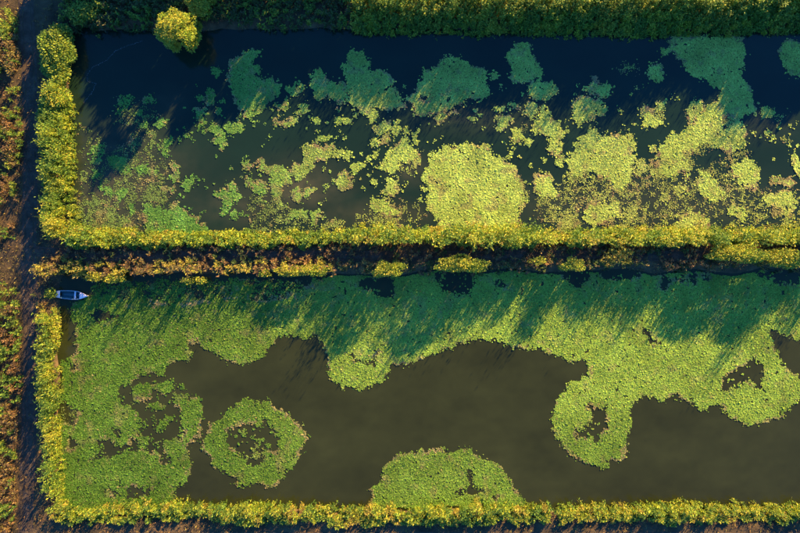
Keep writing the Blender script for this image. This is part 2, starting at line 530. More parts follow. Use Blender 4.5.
mat('slanting thin leaf patch between two small yellow ones', [A(3,[(295,240),(330,235),(360,185),(390,215),(380,250),(345,255),(340,290),(310,270)])])
mat('low wide yellow leaf patch in open water right of centre left', [A(3,[(145,300),(175,280),(205,310),(230,300),(260,285),(315,285),(310,330),(260,350),(220,330),(170,330)])])
mat('broad shaded dark green leaf mat below the top bank at centre',
    [C4(3,[(165,250),(190,225),(240,230),(270,255),(300,275),(330,270),(350,300),(345,350),(355,380),(320,400),(270,395),(230,420),(200,430),(150,450),(100,460),(60,470),(50,430),(30,400),(60,365),(90,320),(95,270),(130,275)])],
    [C4(3,[(85,385),(125,380),(120,395),(90,400)]), C4(3,[(205,230),(220,240),(212,250)])])
mat(['small sunlit leaf tuft under the broad shaded mat', 'short slanting leaf sliver right of the tuft under the broad shaded mat'], [A(5,[(35,310),(55,250),(90,245),(115,290),(90,320),(50,335)]), A(5,[(120,285),(150,245),(180,225),(195,250),(160,270)])])
mat('oval yellow leaf patch above right of the big round mat', [A(5,[(430,300),(455,270),(490,275),(540,280),(555,320),(520,345),(470,375),(440,360),(450,325)])])
mat('small yellow leaf patch below right of the oval one', [A(5,[(545,370),(575,355),(605,370),(620,410),(590,460),(540,445),(530,430),(550,410)])])
mat(['small pale leaf sliver left of the half shaded patch', 'streaked half shaded leaf patch below the stacked dark patches'], [A(5,[(530,190),(560,175),(610,220),(600,235),(560,210),(535,210)]), A(6,[(20,240),(50,185),(100,195),(110,230),(90,300),(40,285),(15,260)])])
mat('kidney shaped shaded green leaf patch, lower of the two stacked', [A(6,[(55,110),(70,60),(120,40),(160,45),(220,45),(260,100),(240,145),(200,140),(150,165),(80,155),(55,135)])])
mat('upright shaded green leaf patch close under the top bank, upper of two', [C4(3,[(455,190),(480,170),(515,175),(525,205),(540,240),(570,275),(565,310),(520,330),(490,340),(440,310),(455,270),(420,245),(430,215)])])
mat('stepped bright yellow leaf patch with a dark shaded top', [A(6,[(120,245),(150,205),(180,210),(210,255),(190,290),(265,320),(250,340),(320,365),(320,400),(290,420),(265,430),(290,480),(270,530),(220,525),(175,490),(210,450),(180,400),(145,370),(100,390),(65,355),(90,320),(115,300)])])
mat('yellow leaf patch crossed by slanting shadow streaks', [A(6,[(355,240),(370,160),(390,145),(420,160),(460,145),(520,160),(550,195),(580,240),(550,285),(515,270),(470,310),(430,320),(385,350),(360,290)])])
mat('star shaped shaded leaf patch above the streaked one', [A(6,[(430,90),(470,70),(490,40),(480,5),(510,10),(520,60),(580,50),(625,85),(580,140),(540,150),(500,130),(450,125)])])
mat('big round pale yellow leaf mat against the middle bank',
    [[(430,158),(429,152),(434,150),(438,155),(443,147),(449,143),(457,147),(466,144),(473,145),(481,144),(490,149),(493,154),(499,158),(505,160),(515,165),(517,172),(521,182),(525,195),(526,203),(521,208),(520,217),(517,222),(514,233),(440,233),(438,222),(433,215),(427,211),(426,204),(430,196),(428,188),(423,178),(423,172),(428,167)]])
mat('large ragged yellow leaf mat right of the big round one',
    [[(570,154.5),(575.5,150),(575.5,144),(580,139.5),(586,135),(595,130.5),(600,135),(614.5,135),(623.5,135),(634,142.5),(635.5,159),(631,165),(629.5,178.5),(625,187.5),(613,190.5),(610,180),(601,178),(598,173),(584.5,172.5),(574,175.5),(569.5,169.5),(568,160.5)]], brown=0.05)
mat('small leaf knob at the left tip of the ragged yellow mat', [B(6,[(230,60),(280,35),(300,60),(270,110),(240,120),(225,90)])])
mat('square yellow leaf patch right of the big round mat', [B(6,[(80,230),(110,165),(150,175),(180,160),(215,190),(220,250),(250,310),(200,325),(140,305),(100,275)])])
mat('yellow leaf patch on the middle bank below the ragged mat', [B(6,[(415,390),(460,350),(520,340),(580,355),(630,340),(650,400),(640,460),(560,490),(480,500),(430,470)])], brown=0.12)
mat(['hook shaped yellow leaf patch round a dark centre, alone in the water', 'small yellow leaf knob at the upper right of the hook shaped patch'], [A(7,[(200,250),(240,205),(280,220),(290,290),(350,300),(370,320),(300,335),(270,340),(250,365),(215,340),(205,290)]), A(7,[(305,165),(370,180),(375,215),(340,235),(310,200)])])
mat('huge leaf mat reaching from the top bank shade into bright yellow sun',
    [[(671,36),(682,35),(740,37),(744,57),(740,80),(750,88),(756,108),(751,114),(737,119),(742,126),(748,132),(746,142.5),(742,147),(730,151),(719.5,148.5),(706,142.5),(697,146),(685,150),(682,155),(688,162),(691,174),(681,173),(670,178),(661,174),(655,162),(656,151),(658,147),(667,139.5),(670,132),(678,134),(687,128),(710,105),(722,93),(712,84),(692,77),(685,65),(675,54),(667,50)]],
    [[(721,117),(728,113),(735,120),(727,130),(721,128)]], brown=0.02)
mat('shaded dark green leaf wedge beside the huge mat', [A(7,[(505,260),(545,185),(610,160),(635,215),(560,310),(515,350)])])
mat('small shaded leaf patch left of the huge mat', [C4(4,[(180,285),(215,250),(250,255),(255,320),(230,335),(195,320)])])
mat('shaded round green leaf patch cut by the right edge', [[(779,47),(785,40),(800,41),(818,44),(826,60),(820,74),(800,76),(792,75),(782,67)]])
mat('oval yellow leaf patch right of the huge mat near the middle bank', [B(8,[(215,100),(300,55),(350,75),(395,120),(385,220),(360,265),(320,275),(270,240),(215,170)])])
mat('slanting yellow leaf oval below the huge mat', [B(8,[(-15,200),(0,140),(30,140),(100,190),(130,240),(160,280),(120,330),(60,335),(25,310),(-10,260)])])
mat(['right one of two small brownish leaf clumps below the huge mat', 'left one of two small brownish leaf clumps below the huge mat'], [B(7,[(430,270),(470,230),(520,230),(500,290),(450,305)]), B(7,[(320,310),(360,280),(400,310),(380,360),(340,350)])], brown=0.25)
mat('pale leaf mound against the middle bank below the slanting oval', [B(7,[(450,450),(520,420),(580,415),(666,470),(666,533),(440,533)])], brown=0.2)
mat('hooked yellow leaf patch near the right edge', [B(8,[(410,310),(450,290),(550,265),(605,280),(625,340),(610,400),(580,460),(555,420),(530,370),(430,370)])], brown=0.08)
mat('narrow yellow leaf strip above the hooked patch', [B(8,[(465,200),(510,175),(540,190),(610,190),(640,230),(600,240),(540,225),(480,235)])], brown=0.15)
mat('yellow leaf patch cut by the right edge above the narrow strip', [B(8,[(600,60),(625,15),(666,60),(740,80),(760,170),(666,175),(620,140)])])
mat(['loose shaded green leaf patch below the tree', 'dense little shaded leaf patch right of the loose one below the tree', 'faint shaded leaf scrap under the two patches below the tree'], [A(1,[(300,230),(330,160),(400,130),(450,150),(420,190),(350,230),(310,260)]), A(1,[(480,150),(530,125),(580,180),(540,205),(490,180)]), A(1,[(430,230),(480,240),(460,280),(430,260)])], dens=0.62)
mat('dim green leaf patch at the left shore in tree shadow', [A(1,[(120,490),(150,455),(230,455),(250,480),(220,540),(200,600),(140,590),(130,533)])], dens=0.55)

# lower pond
mat('wide leaf carpet filling the lower pond from the left shore to the right edge',
    [[(60,510),(58,450),(58,400),(57,372),(60,362),(74,358),(73,347),(77,337),(74,325),(70,306),(87,297),(105,296),(137,300),(158,304),(184,303),(210,301),(229,297),(234,283),(249,283),(266,297),(290,292),(305,290),(316,279),(347,274),(363,272),(400,270),(500,268),(600,266),(700,266),(840,266),
      (840,342),(800,339),(783.6,334.6),(770,328),(769,333),(771,342.5),(777,354),(781,364),(792.6,373),(800,381),(840,385),(838,394),(799,399),(786,410),(779,419),(765,420),(754,423.6),(743,423.6),(729.5,414.6),(718,401),(701,411),(692,403.5),(676,394),(663,402),(645,394),(632,407),(630,421),(628,434),(625.6,450),(621,461),(610,461),(605,469),(594,465),(580.5,460),(565,450),(556,436.6),(551,418.6),(557,399.4),(563.6,391.5),(570,382),(580,378),(590.5,376),(588,364),(584,360),(571,362),(557.7,355),(542,348.5),(526,348.5),(510,344.6),(500,340.6),(471,340.6),(447,348.5),(429,355),(410.5,363),(400,365),(390,365),(388,368),(388.6,375.6),(381,383),(372,383),(366,386),(360,390),(354,384.6),(342,386),(333,381.5),(330,372.5),(328.5,359),(324,350),(322.5,339.5),(313.5,335),(306,339),(300,336.5),(284,335),(266,348.5),(264,356.5),(252.5,361.7),(237,363),(226,360),(214,354),(202.5,346),(195,339),(188.5,346),(192,352),(191,357.5),(174,362),(167,367),(163,376),(152,371.6),(139,378),(129,385.6),(120,387.5),(117,390),(120,400),(124,408),(131,404),(139,415),(140,428),(137,434),(148,437.5),(146,446),(139,445),(131,437.5),(129,446),(120,445),(108,450),(100,455),(110,458),(120,454),(139,448),(159,454),(161,464),(170,464),(161,443),(176,439),(186,434),(178,422.5),(184,413),(176,404),(176,396),(180,393),(189,397),(202.5,399),(201,420),(201,437),(186,443),(190,462),(186,482.6),(174,490),(176,500),(180,510)]],
    [[(358,282),(365,277),(392,276),(396,285),(392,296),(380,298),(370,290),(358,289)], [(436,271),(476,270),(476,284),(460,297),(444,292),(436,282)], [(558,271),(589,268),(589,280),(580,288),(566,282)],
     [(495,282),(505,280),(506,286),(498,287)], [(600,262),(642,265),(638,277),(618,280),(600,278)], [(659,276),(666,272),(671,280),(666,292),(659,288)], [(672,276),(686,278),(684,282),(672,280)], [(687,275),(694,273),(697,283),(689,284)], [(701,271),(708,270),(710,281),(702,281)],
     [(752,271),(800,268),(800,284),(775,283),(760,277)], T(200,250,3.805,[(180,120),(380,110),(400,160),(300,185),(190,190)]),
     T(40,300,5.33,[(270,70),(330,55),(420,80),(410,105),(330,110),(290,140)]),
     T(680,320,4.44,[(185,265),(240,210),(280,205),(340,170),(375,200),(385,250),(360,260),(385,320),(350,310),(300,270),(240,310),(185,330)]),
     T(540,360,4.44,[(215,200),(235,195),(260,215),(300,190),(305,310),(270,320),(245,380),(230,340),(170,355),(160,315),(215,290),(240,260)]),
     T(300,320,6.66,[(320,210),(360,220),(400,260),(460,280),(490,240),(540,205),(500,260),(490,305),(450,300),(380,280),(330,240)]),
     T(40,400,5.33,[(70,-20),(140,0),(200,60),(190,150),(140,120),(90,120)]), T(40,400,5.33,[(150,200),(190,190),(190,260),(150,260)]),
     T(40,400,5.33,[(370,140),(430,150),(430,190),(400,200)]), T(40,400,5.33,[(265,330),(320,270),(390,290),(330,310)]), T(40,400,5.33,[(300,200),(380,210),(420,260),(390,290),(310,260)]),
     T(40,400,5.33,[(360,470),(420,480),(440,510),(390,500)]), T(40,400,5.33,[(470,470),(540,460),(590,470),(600,510),(533,530),(460,520)]),
     T(600,250,3.805,[(160,290),(190,295),(215,360),(200,365),(175,320)]), T(40,300,5.33,[(150,260),(200,230),(190,290),(150,300)]), T(40,300,5.33,[(170,330),(195,320),(195,370),(170,370)])])
mat('small leaf island wedged into the cove of the leaf carpet', [[(133,391),(139,384),(157.5,383),(174,380),(176,389),(165,395),(159,389),(152,391),(151,399),(137,401)]])
mat('round ring of green leaves with an open dark middle near the bottom bank',
    [T(200,393,3.805,[(10,190),(40,120),(90,95),(140,40),(190,20),(235,45),(265,30),(285,60),(330,80),(380,120),(410,160),(385,220),(370,260),(330,300),(290,355),(220,350),(150,345),(110,310),(60,280),(35,240),(10,220)])],
    [T(200,393,3.805,[(85,180),(120,130),(190,110),(250,100),(290,140),(310,190),(290,220),(245,215),(240,270),(205,290),(160,260),(120,200)])])
mat('half dome of green leaves growing out from the bottom bank',
    [T(360,430,4.706,[(50,280),(90,240),(110,190),(160,130),(200,105),(260,115),(280,85),(320,105),(390,80),(420,105),(480,80),(530,95),(580,140),(630,145),(680,200),(715,265),(770,335),(770,400),(60,400),(60,330)])],
    [T(360,430,4.706,[(500,190),(540,200),(530,240),(590,290),(550,320),(440,290),(510,260)]), T(360,430,4.706,[(620,300),(650,300),(640,330),(615,320)])])

mat('dim sparse leaves in shade along the bank right of the boat', [[(92,284),(150,280),(232,280),(300,280),(312,290),(290,296),(230,300),(180,306),(130,302),(92,298)]], dens=0.45)
# loose bits
FRAG += [[(212,68),(218,67),(221,71),(219,76),(215,77),(212,72)], [(285,86),(291,87),(297,82),(301,82),(304,88),(300,93),(294,97),(287,93)],
    A(3,[(400,285),(430,280),(470,310),(460,325),(430,340),(420,300)]), [(335,118),(340,118),(350,118),(352,124),(342,124),(335,126)],
    A(3,[(430,430),(480,400),(530,410),(540,425),(480,440),(430,455)]), B(4,[(212,220),(235,200),(255,220),(235,240)]),
    B(4,[(25,20),(60,5),(95,40),(80,60),(45,65),(20,45)]), B(4,[(160,60),(200,40),(215,70),(180,75)]), B(4,[(215,10),(240,5),(262,45),(230,65)]),
    B(4,[(60,110),(80,95),(110,85),(150,80),(190,110),(150,125),(110,160),(95,150)]), A(2,[(360,250),(385,225),(415,245),(385,270)]), A(2,[(395,165),(440,170),(440,190),(400,185)]),
    A(6,[(20,440),(55,415),(95,440),(70,470),(35,460)]), B(6,[(145,65),(165,60),(180,80),(165,88)]), A(5,[(525,505),(545,500),(550,533),(540,560),(528,540)]),
    A(7,[(45,230),(85,230),(80,250),(50,245)]), A(7,[(250,480),(290,470),(310,510),(270,530)]), A(8,[(400,240),(430,210),(495,255),(480,280),(430,265)]), A(8,[(415,380),(470,370),(460,400),(425,410)]),
    A(4,[(480,390),(530,350),(540,360),(500,400),(520,460),(495,450)]), A(4,[(425,360),(440,350),(460,390),(430,405)]), B(4,[(530,260),(590,255),(590,275),(540,280)]), B(4,[(515,325),(550,320),(545,350)]),
    A(2,[(115,425),(150,420),(140,440)]), A(4,[(75,270),(110,255),(105,285)]), A(5,[(245,290),(290,280),(295,315)]), A(5,[(280,230),(320,220),(310,250)]), A(5,[(420,215),(500,205),(490,245),(430,240)]),
    B(8,[(170,390),(250,370),(320,440),(280,480),(220,440)]), A(1,[(470,320),(510,310),(520,355),(480,350)]), A(1,[(565,330),(610,290),(650,320),(630,355),(580,355)]), A(1,[(620,430),(666,420),(666,480),(630,480)]),
    B(1,[(250,50),(320,35),(370,50),(375,110),(410,130),(380,160),(330,140),(280,110)]), B(1,[(430,120),(480,105),(540,120),(590,145),(540,165),(460,150)]), B(1,[(130,190),(160,135),(205,150),(180,185)]),
    B(1,[(180,240),(210,215),(235,250),(220,270)]), B(1,[(240,240),(280,270),(280,310),(240,300)]), B(1,[(300,300),(340,240),(380,260),(350,330),(310,330)]), B(1,[(390,370),(430,360),(435,430),(410,430)]),
    C4(4,[(240,190),(275,205),(265,220),(240,215)]), C4(3,[(360,290),(385,285),(390,315),(370,315)]), C4(4,[(470,440)[:2],(660,425),(690,460),(660,465)]) if False else C4(4,[(645,425),(665,425),(695,465),(650,470)]),
    T(120,320,5.33,[(130,460),(200,440),(240,460),(220,480),(150,470)]), T(120,400,5.33,[(190,150),(250,80),(285,85),(250,140),(200,175)]), T(120,320,5.33,[(320,340),(345,340),(350,370),(325,365)])]
for cx, cy, r in [(170,158,9),(207,168,7),(235,180,8),(205,212,6),(218,202,5),(262,200,9),(212,235,12),(225,118,10),(275,155,6),(175,255,6),(140,162,5),(250,250,5)]:
    FRAG.append(T(200, 393, 3.805, [(cx + r * math.cos(a) * 1.2, cy + r * math.sin(a) * 1.2) for a in np.linspace(0, 6.28, 7)[:-1]]))
BROWN += [(B(6,[(100,330),(240,320),(320,160),(430,160),(610,190),(630,330),(520,340),(400,400),(380,480),(250,500),(120,470)]), 0.40),
    (B(6,[(240,500),(270,440),(350,430),(400,490),(390,560),(230,560)]), 0.85),
    ([(612,190),(632,158),(655,160),(690,176),(706,168),(735,150),(760,190),(800,190),(830,228),(612,230)], 0.30),
    ([(612,190),(640,180),(630,232),(605,232)], 0.42), (B(7,[(160,60),(300,90),(330,160),(400,190),(160,190),(140,120)]), 0.5), (B(7,[(480,0),(560,0),(580,80),(540,160),(500,100)]), 0.5),
    (B(3,[(0,300),(150,300),(260,380),(400,470),(500,500),(560,460),(640,480),(640,560),(0,560)]), 0.42), (B(3,[(540,500),(560,460),(620,465),(600,533),(540,533)]), 0.6),
    (B(4,[(190,410),(400,440),(400,530),(190,530)]), 0.5), (B(4,[(100,420),(180,430),(170,490),(110,480)]), 0.4), (B(4,[(390,80),(500,60),(540,110),(480,140),(380,150)]), 0.35), (B(4,[(400,310),(480,320),(560,420),(540,520),(400,520)]), 0.22),
    ([(78,178),(100,152),(135,140),(165,160),(172,205),(145,212),(140,232),(78,232)], 0.33), (B(1,[(470,180),(520,170),(640,240),(640,370),(520,360),(480,300)]), 0.55), (B(1,[(40,330),(250,350),(420,470),(480,500),(480,560),(20,560)]), 0.5),
    (A(1,[(400,380),(470,340),(560,380),(640,460),(620,533),(420,533)]), 0.3), (A(8,[(150,260),(230,260),(280,340),(160,370)]), 0.5), (A(7,[(270,210),(345,220),(370,300),(290,300)]), 0.5),
    (B(8,[(380,380),(530,370),(560,440),(666,400),(666,533),(360,533)]), 0.3), (B(8,[(160,0),(340,0),(330,50),(200,110),(180,60)]), 0.42), (A(7,[(0,400),(90,390),(170,460),(150,533),(0,533)]), 0.6),
    (A(7,[(460,480),(600,400),(680,440),(666,533),(470,533)]), 0.45), (B(5,[(60,450),(590,450),(600,540),(60,540)]), 0.35), (B(5,[(540,170),(600,170),(660,290),(620,380),(560,290)]), 0.45),
    (A(5,[(560,330),(640,320),(640,410)]), 0.1), (C4(4,[(50,265),(100,250),(150,270),(140,300),(90,300)]), 0.3), (C4(4,[(640,430),(760,440),(740,500),(650,480)]), 0.15), (A(8,[(520,430),(610,410),(600,460),(540,450)]), 0.35),
    (T(40,400,5.33,[(70,0),(140,0),(210,60),(190,150),(90,130)]), 0.30), (A(1,[(250,260),(450,200),(600,260),(500,350),(280,330)]), 0.28), (A(1,[(60,330),(250,440),(180,560),(60,533)]), 0.25)]

for label, polys, holes, dens, brown, warp in MATS:
    P = leaf_points(polys, holes, dens, warp)
    if dens >= 1:
        P, rest = largest(P); STRAY.append(rest)
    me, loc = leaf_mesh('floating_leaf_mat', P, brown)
    if dens < 1:
        o = link('sparse_floating_leaves', me, M_MAT, label=label, category='water plants', kind='stuff')
    else:
        o = link('floating_leaf_mat', me, M_MAT, label=label, category='water plants', group='mats of floating leaves on the ponds')
    o.location = loc
P = leaf_points(FRAG, [], 1.0, 0.6)
scr = np.column_stack([rng.uniform(150, 800, 4000), rng.uniform(85, 228, 4000)])
scr = scr[fbm(scr[:, 0] / 16, scr[:, 1] / 16, 201, 3) > 0.56][:420]
scr = np.vstack([scr, np.column_stack([rng.uniform(118, 176, 60), rng.uniform(388, 470, 60)])])
P = np.vstack([P[:, :2]] + [q_[:, :2] for q_ in STRAY] + [c_ + rng.normal(0, rng.uniform(0.5, 1.6), (rng.integers(2, 12), 2)) for c_ in scr])
me, loc = leaf_mesh('floating_leaves', P)
o = link('floating_leaves', me, M_MAT, kind='stuff', label='loose scraps of floating leaves between the mats', category='water plants'); o.location = loc
P = np.vstack([leaf_points([p], [], d, 1.0) for p, d in BROWN])
me, loc = leaf_mesh('drying_leaves', P, 0.3, 0.72)
o = link('drying_leaves', me, M_MAT, kind='stuff', label='thin brown speckle of drying leaves between the mats', category='water plants'); o.location = loc
# pale line of scum winding from the top bank to the left shore
line = densify(C4(1, [(570,165),(520,180),(460,205),(430,240),(370,270),(350,300),(350,325),(385,335),(370,370),(335,410)]), 0.5)
P = line + rng.normal(0, 0.28, line.shape)
me, loc = leaf_mesh('floating_scum', P, 0.2, 0.36, (0.20, 0.21, 0.20))
o = link('floating_scum', me, M_MAT, kind='stuff', label='thin pale line of scum winding across the shaded corner', category='scum'); o.location = loc

# ------------------------------------------------------------------ bank vegetation
def arc_leaves(bx, by, bz, az, L, wid, rise, droop, c):
    """two-segment drooping leaves; every argument is an array of one value per leaf"""
    n = len(bx)
    dx, dy = np.cos(az), np.sin(az)
    px_, py_ = -dy, dx
    m1 = L * 0.5
    ax_ = bx + dx * m1 * np.cos(rise); ay_ = by + dy * m1 * np.cos(rise); az_ = bz + m1 * np.sin(rise)
    r2 = rise - droop
    ex = ax_ + dx * m1 * np.cos(r2); ey = ay_ + dy * m1 * np.cos(r2); ez = az_ + m1 * np.sin(r2)
    hw = wid / 2
    V = np.zeros((n, 5, 3), np.float32)
    V[:, 0] = np.column_stack([bx + px_ * hw * .5, by + py_ * hw * .5, bz])
    V[:, 1] = np.column_stack([bx - px_ * hw * .5, by - py_ * hw * .5, bz])
    V[:, 2] = np.column_stack([ax_ - px_ * hw, ay_ - py_ * hw, az_])
    V[:, 3] = np.column_stack([ax_ + px_ * hw, ay_ + py_ * hw, az_])
    V[:, 4] = np.column_stack([ex, ey, ez])
    base = np.arange(n)[:, None] * 5
    loops = np.concatenate([base + np.array([0, 1, 2, 3]), base + np.array([3, 2, 4])], 1)
    sizes = np.tile([4, 3], n)
    return V.reshape(-1, 3), loops.ravel(), sizes, np.repeat(c, 5, 0)

def merge(parts):
    vs, ls, ss, cs = [], [], [], []; off = 0
    for v, l, s, c in parts:
        vs.append(v); ls.append(l + off); ss.append(s); cs.append(c); off += len(v)
    return np.vstack(vs), np.concatenate(ls), np.concatenate(ss), np.vstack(cs)

PAL = {
    'reed':   [(0.30, 0.36, 0.035), (0.185, 0.285, 0.035), (0.38, 0.36, 0.045)],
    'green':  [(0.15, 0.25, 0.035), (0.09, 0.17, 0.03), (0.25, 0.30, 0.04)],
    'orange': [(0.27, 0.16, 0.06), (0.16, 0.10, 0.05), (0.24, 0.20, 0.06)],
    'gold':   [(0.38, 0.32, 0.05), (0.28, 0.30, 0.04), (0.35, 0.27, 0.055)],
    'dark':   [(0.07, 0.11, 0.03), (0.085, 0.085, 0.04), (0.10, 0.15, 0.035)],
}
def tint(pal, n, x, y):
    p = np.array(PAL[pal])
    k = (fbm(x / 3.0, y / 3.0, 55, 3) * 1.6 - 0.3 + rng.normal(0, 0.28, n))
    i = np.clip((k * 3).astype(int), 0, 2)
    i = np.where(rng.random(n) < 0.2, rng.integers(0, 3, n), i)
    return p[i] * (0.7 + 0.6 * rng.random(n))[:, None]

def scatter_poly(poly, dens, z=1.5, warp=1.0):
    """world points inside a photograph polygon (as seen at height z), dens per square metre"""
    a = np.array(poly, float)
    x0, y0 = a.min(0) - 3; x1, y1 = a.max(0) + 3
    n = int((x1 - x0) * (y1 - y0) * PX * PX * dens)
    qx = rng.uniform(x0, x1, n); qy = rng.uniform(y0, y1, n)
    wx = qx + warp * 9 * (fbm(qx / 8, qy / 8, 61, 2) - .5); wy = qy + warp * (8 * (fbm(qx / 7, qy / 7, 62, 2) - .5) + 9 * (fbm(qx / 24, qy / 24, 63, 2) - .5))
    k = inpoly(wx, wy, poly)
    return W(qx[k], qy[k], z)

def shoots(x, y, h, pal, nleaf=9, L=(0.32, 0.66), wid=(0.09, 0.17), low=0.2, lean=0.10):
    """leafy shoots: leaves spread up an upright stem, the top ones short and erect"""
    n = len(x)
    z0 = ground_z(x, y)
    lx = rng.normal(0, lean, n); ly = rng.normal(0, lean, n)
    parts = []
    # stem: one thin upright three sided blade
    st = arc_leaves(x, y, z0 - 0.05, rng.uniform(0, 6.28, n), h, np.full(n, 0.05), np.full(n, 1.45), np.full(n, 0.05), tint(pal, n, x, y) * 0.7)
    parts.append(st)
    for j in range(nleaf):
        t = low + (1 - low) * (j + rng.random(n)) / nleaf
        bx = x + lx * h * t; by = y + ly * h * t; bz = z0 + h * t
        l_ = rng.uniform(*L, n) * (1.1 - 0.4 * t)
        parts.append(arc_leaves(bx, by, bz, rng.uniform(0, 6.28, n), l_, rng.uniform(*wid, n),
                                rng.uniform(0.15, 1.0, n), rng.uniform(0.3, 1.3, n), tint(pal, n, x, y)))
    return merge(parts)

def interp_h(pts):
    xs = [p[0] for p in pts]; hs = [p[1] for p in pts]
    return lambda px, py: np.interp(px, xs, hs)

def belt(name, polys, hfun, pal, dens, label, z=1.5, hvar=0.28, mix=None, patch=0.0, weeds=0.0, **kw):
    parts = []
    for poly in polys:
        x, y = scatter_poly(poly, dens, z)
        # draw the shoots together into tufts about a metre apart
        TS = 0.85 if pal == 'reed' else 1.1
        bx_, by_ = np.round(x / TS), np.round(y / TS)
        bd = np.full(len(x), 1e9); tx_ = x.copy(); ty_ = y.copy(); cxn = bx_.copy(); cyn = by_.copy()
        for ox in (-1, 0, 1):
            for oy in (-1, 0, 1):
                gx1, gy1 = bx_ + ox, by_ + oy
                sx = (gx1 + 1.1 * (_hash(gx1, gy1, 51) - .5)) * TS; sy = (gy1 + 1.1 * (_hash(gx1, gy1, 52) - .5)) * TS
                dd = np.hypot(sx - x, sy - y) * (0.7 + 0.6 * _hash(gx1, gy1, 57)); mm = dd < bd
                bd = np.where(mm, dd, bd); tx_ = np.where(mm, sx, tx_); ty_ = np.where(mm, sy, ty_)
                cxn = np.where(mm, gx1, cxn); cyn = np.where(mm, gy1, cyn)
        x = x + (tx_ - x) * 0.32; y = y + (ty_ - y) * 0.32
        tuft = 0.70 + 0.58 * _hash(cxn, cyn, 53); kind_ = _hash(cxn, cyn, 54)
        px, py = toPX(x, y)
        keep = (shore_d(x, y) > -0.45 - rng.exponential(0.4, len(x))) & ((track_d(x, y) > -0.25) | (rng.random(len(x)) < weeds))
        if patch:
            keep &= fbm(px / 9, py / 9, 77, 2) > patch
        x, y, px, py, tuft, kind_ = x[keep], y[keep], px[keep], py[keep], tuft[keep], kind_[keep]
        h = hfun(px, py) if callable(hfun) else np.full(len(x), float(hfun))
        h = h * (1 + hvar * 2.2 * (fbm(px / 11, py / 11, 88, 3) - 0.5)) * rng.uniform(0.8, 1.12, len(x))
        h = h * tuft * np.where(rng.random(len(x)) < 0.05, 1.3, 1.0)
        h = np.maximum(h, 0.3)
        sel = np.zeros(len(x), int)
        if mix:
            f = fbm(px / 10, py / 10, 91, 2) + rng.normal(0, 0.05, len(x)) + 0.26 * (kind_ - .5)
            sel = (f > mix[1]).astype(int)
        if pal == 'reed':
            sel = np.where((kind_ * 7.31) % 1.0 < 0.40, 2, sel)
        for s, pl in enumerate([pal, mix[0] if mix else pal, 'green']):
            m_ = sel == s
            if m_.any():
                parts.append(shoots(x[m_], y[m_], h[m_], pl, **kw))
    v, l, s, c = merge(parts)
    ctr = v.mean(0); ctr[2] = 0.0
    me = make_mesh(name, v - ctr, l, s, c)
    o = link(name, me, M_LEAF, kind='stuff', label=label, category='reeds')
    o.location = ctr
    return o

hN = interp_h([(40, 3.0), (95, 3.0), (125, 2.1), (200, 2.0), (300, 2.0), (340, 2.2), (365, 3.2), (395, 3.3), (412, 2.9), (422, 1.8), (436, 3.3), (470, 4.0), (484, 3.8), (496, 2.2), (520, 2.8), (545, 2.2), (556, 1.8), (583, 3.2), (605, 2.4), (617, 1.8), (650, 2.4), (672, 2.8), (712, 2.8), (724, 1.7), (745, 2.6), (763, 3.2), (773, 1.9), (791, 3.6), (810, 3.0), (837, 2.2), (900, 3.0), (1000, 3)])
hN0 = hN
hN = lambda px, py: (hN0(px, py) + np.where(px > 350, 1.35, -0.1)) * np.interp(py, [222, 230, 238, 243, 248], [.55, .95, 1.0, .8, .25])
belt('reed_belt', [[(72,229),(110,229),(160,231),(210,231),(260,230),(330,229),(355,226),(400,226),(470,225),(545,223),(560,230),(600,229),(640,223),(760,224),(860,222),(860,243),(760,244),(640,244),(560,245),(470,244),(400,243),(300,246),(150,247),(72,245)]],
     hN, 'reed', 24, 'bright yellow reeds along the top of the middle bank', z=1.6, nleaf=11, wid=(0.10, 0.19), hvar=0.42, mix=('gold', 0.68))
hT = interp_h([(205, 1.2), (330, 1.4), (352, 2.2), (375, 3.0), (700, 3.0), (735, 2.2), (780, 2.2), (800, 3.2), (900, 3.6)])
hT0 = hT
hT = lambda px, py: (hT0(px, py) + 1.0) * np.interp(py, [-14, 10, 20, 36], [1, 1, .6, .2])
belt('reed_belt', [[(352,-14),(860,-14),(860,32),(700,33),(600,36),(480,38),(400,35),(352,27)]], hT, 'reed', 22,
     'tall reeds along the top bank, sunlit on top and dark towards the water', z=1.8, mix=('green', 0.60))
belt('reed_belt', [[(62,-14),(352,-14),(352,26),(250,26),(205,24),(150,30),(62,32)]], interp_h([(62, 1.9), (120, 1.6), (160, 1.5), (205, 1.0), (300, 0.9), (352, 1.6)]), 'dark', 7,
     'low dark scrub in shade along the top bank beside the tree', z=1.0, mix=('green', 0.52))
hB = lambda px, py: (2.5 + 0.5 * np.sin(px / 31.0) + 0.3 * np.sin(px / 11.0)) * np.interp(py, [496, 501, 506, 511, 519], [.7, 1, .95, .5, .2])
belt('reed_belt', [[(58,500),(64,508),(80,515),(100,507),(140,502),(200,502),(260,502),(296,505),(297,522),(200,521),(100,522),(70,526),(52,512)]], hB, 'reed', 24,
     'reed fringe on the bottom bank from the corner to the first notch', z=1.2, mix=('gold', 0.66))
belt('reed_belt', [[(302,505),(340,505),(380,508),(425,510),(455,507),(480,502),(530,502),(551,509),(549,522),(420,525),(302,522)]], hB, 'reed', 24,
     'reed fringe on the bottom bank below the half dome of leaves', z=1.2, mix=('gold', 0.66))
belt('reed_belt', [[(559,508),(575,503),(640,503),(700,503),(760,504),(860,504),(860,521),(700,521),(559,522)]], hB, 'reed', 24,
     'reed fringe on the bottom bank right of the second notch', z=1.2, mix=('gold', 0.66))
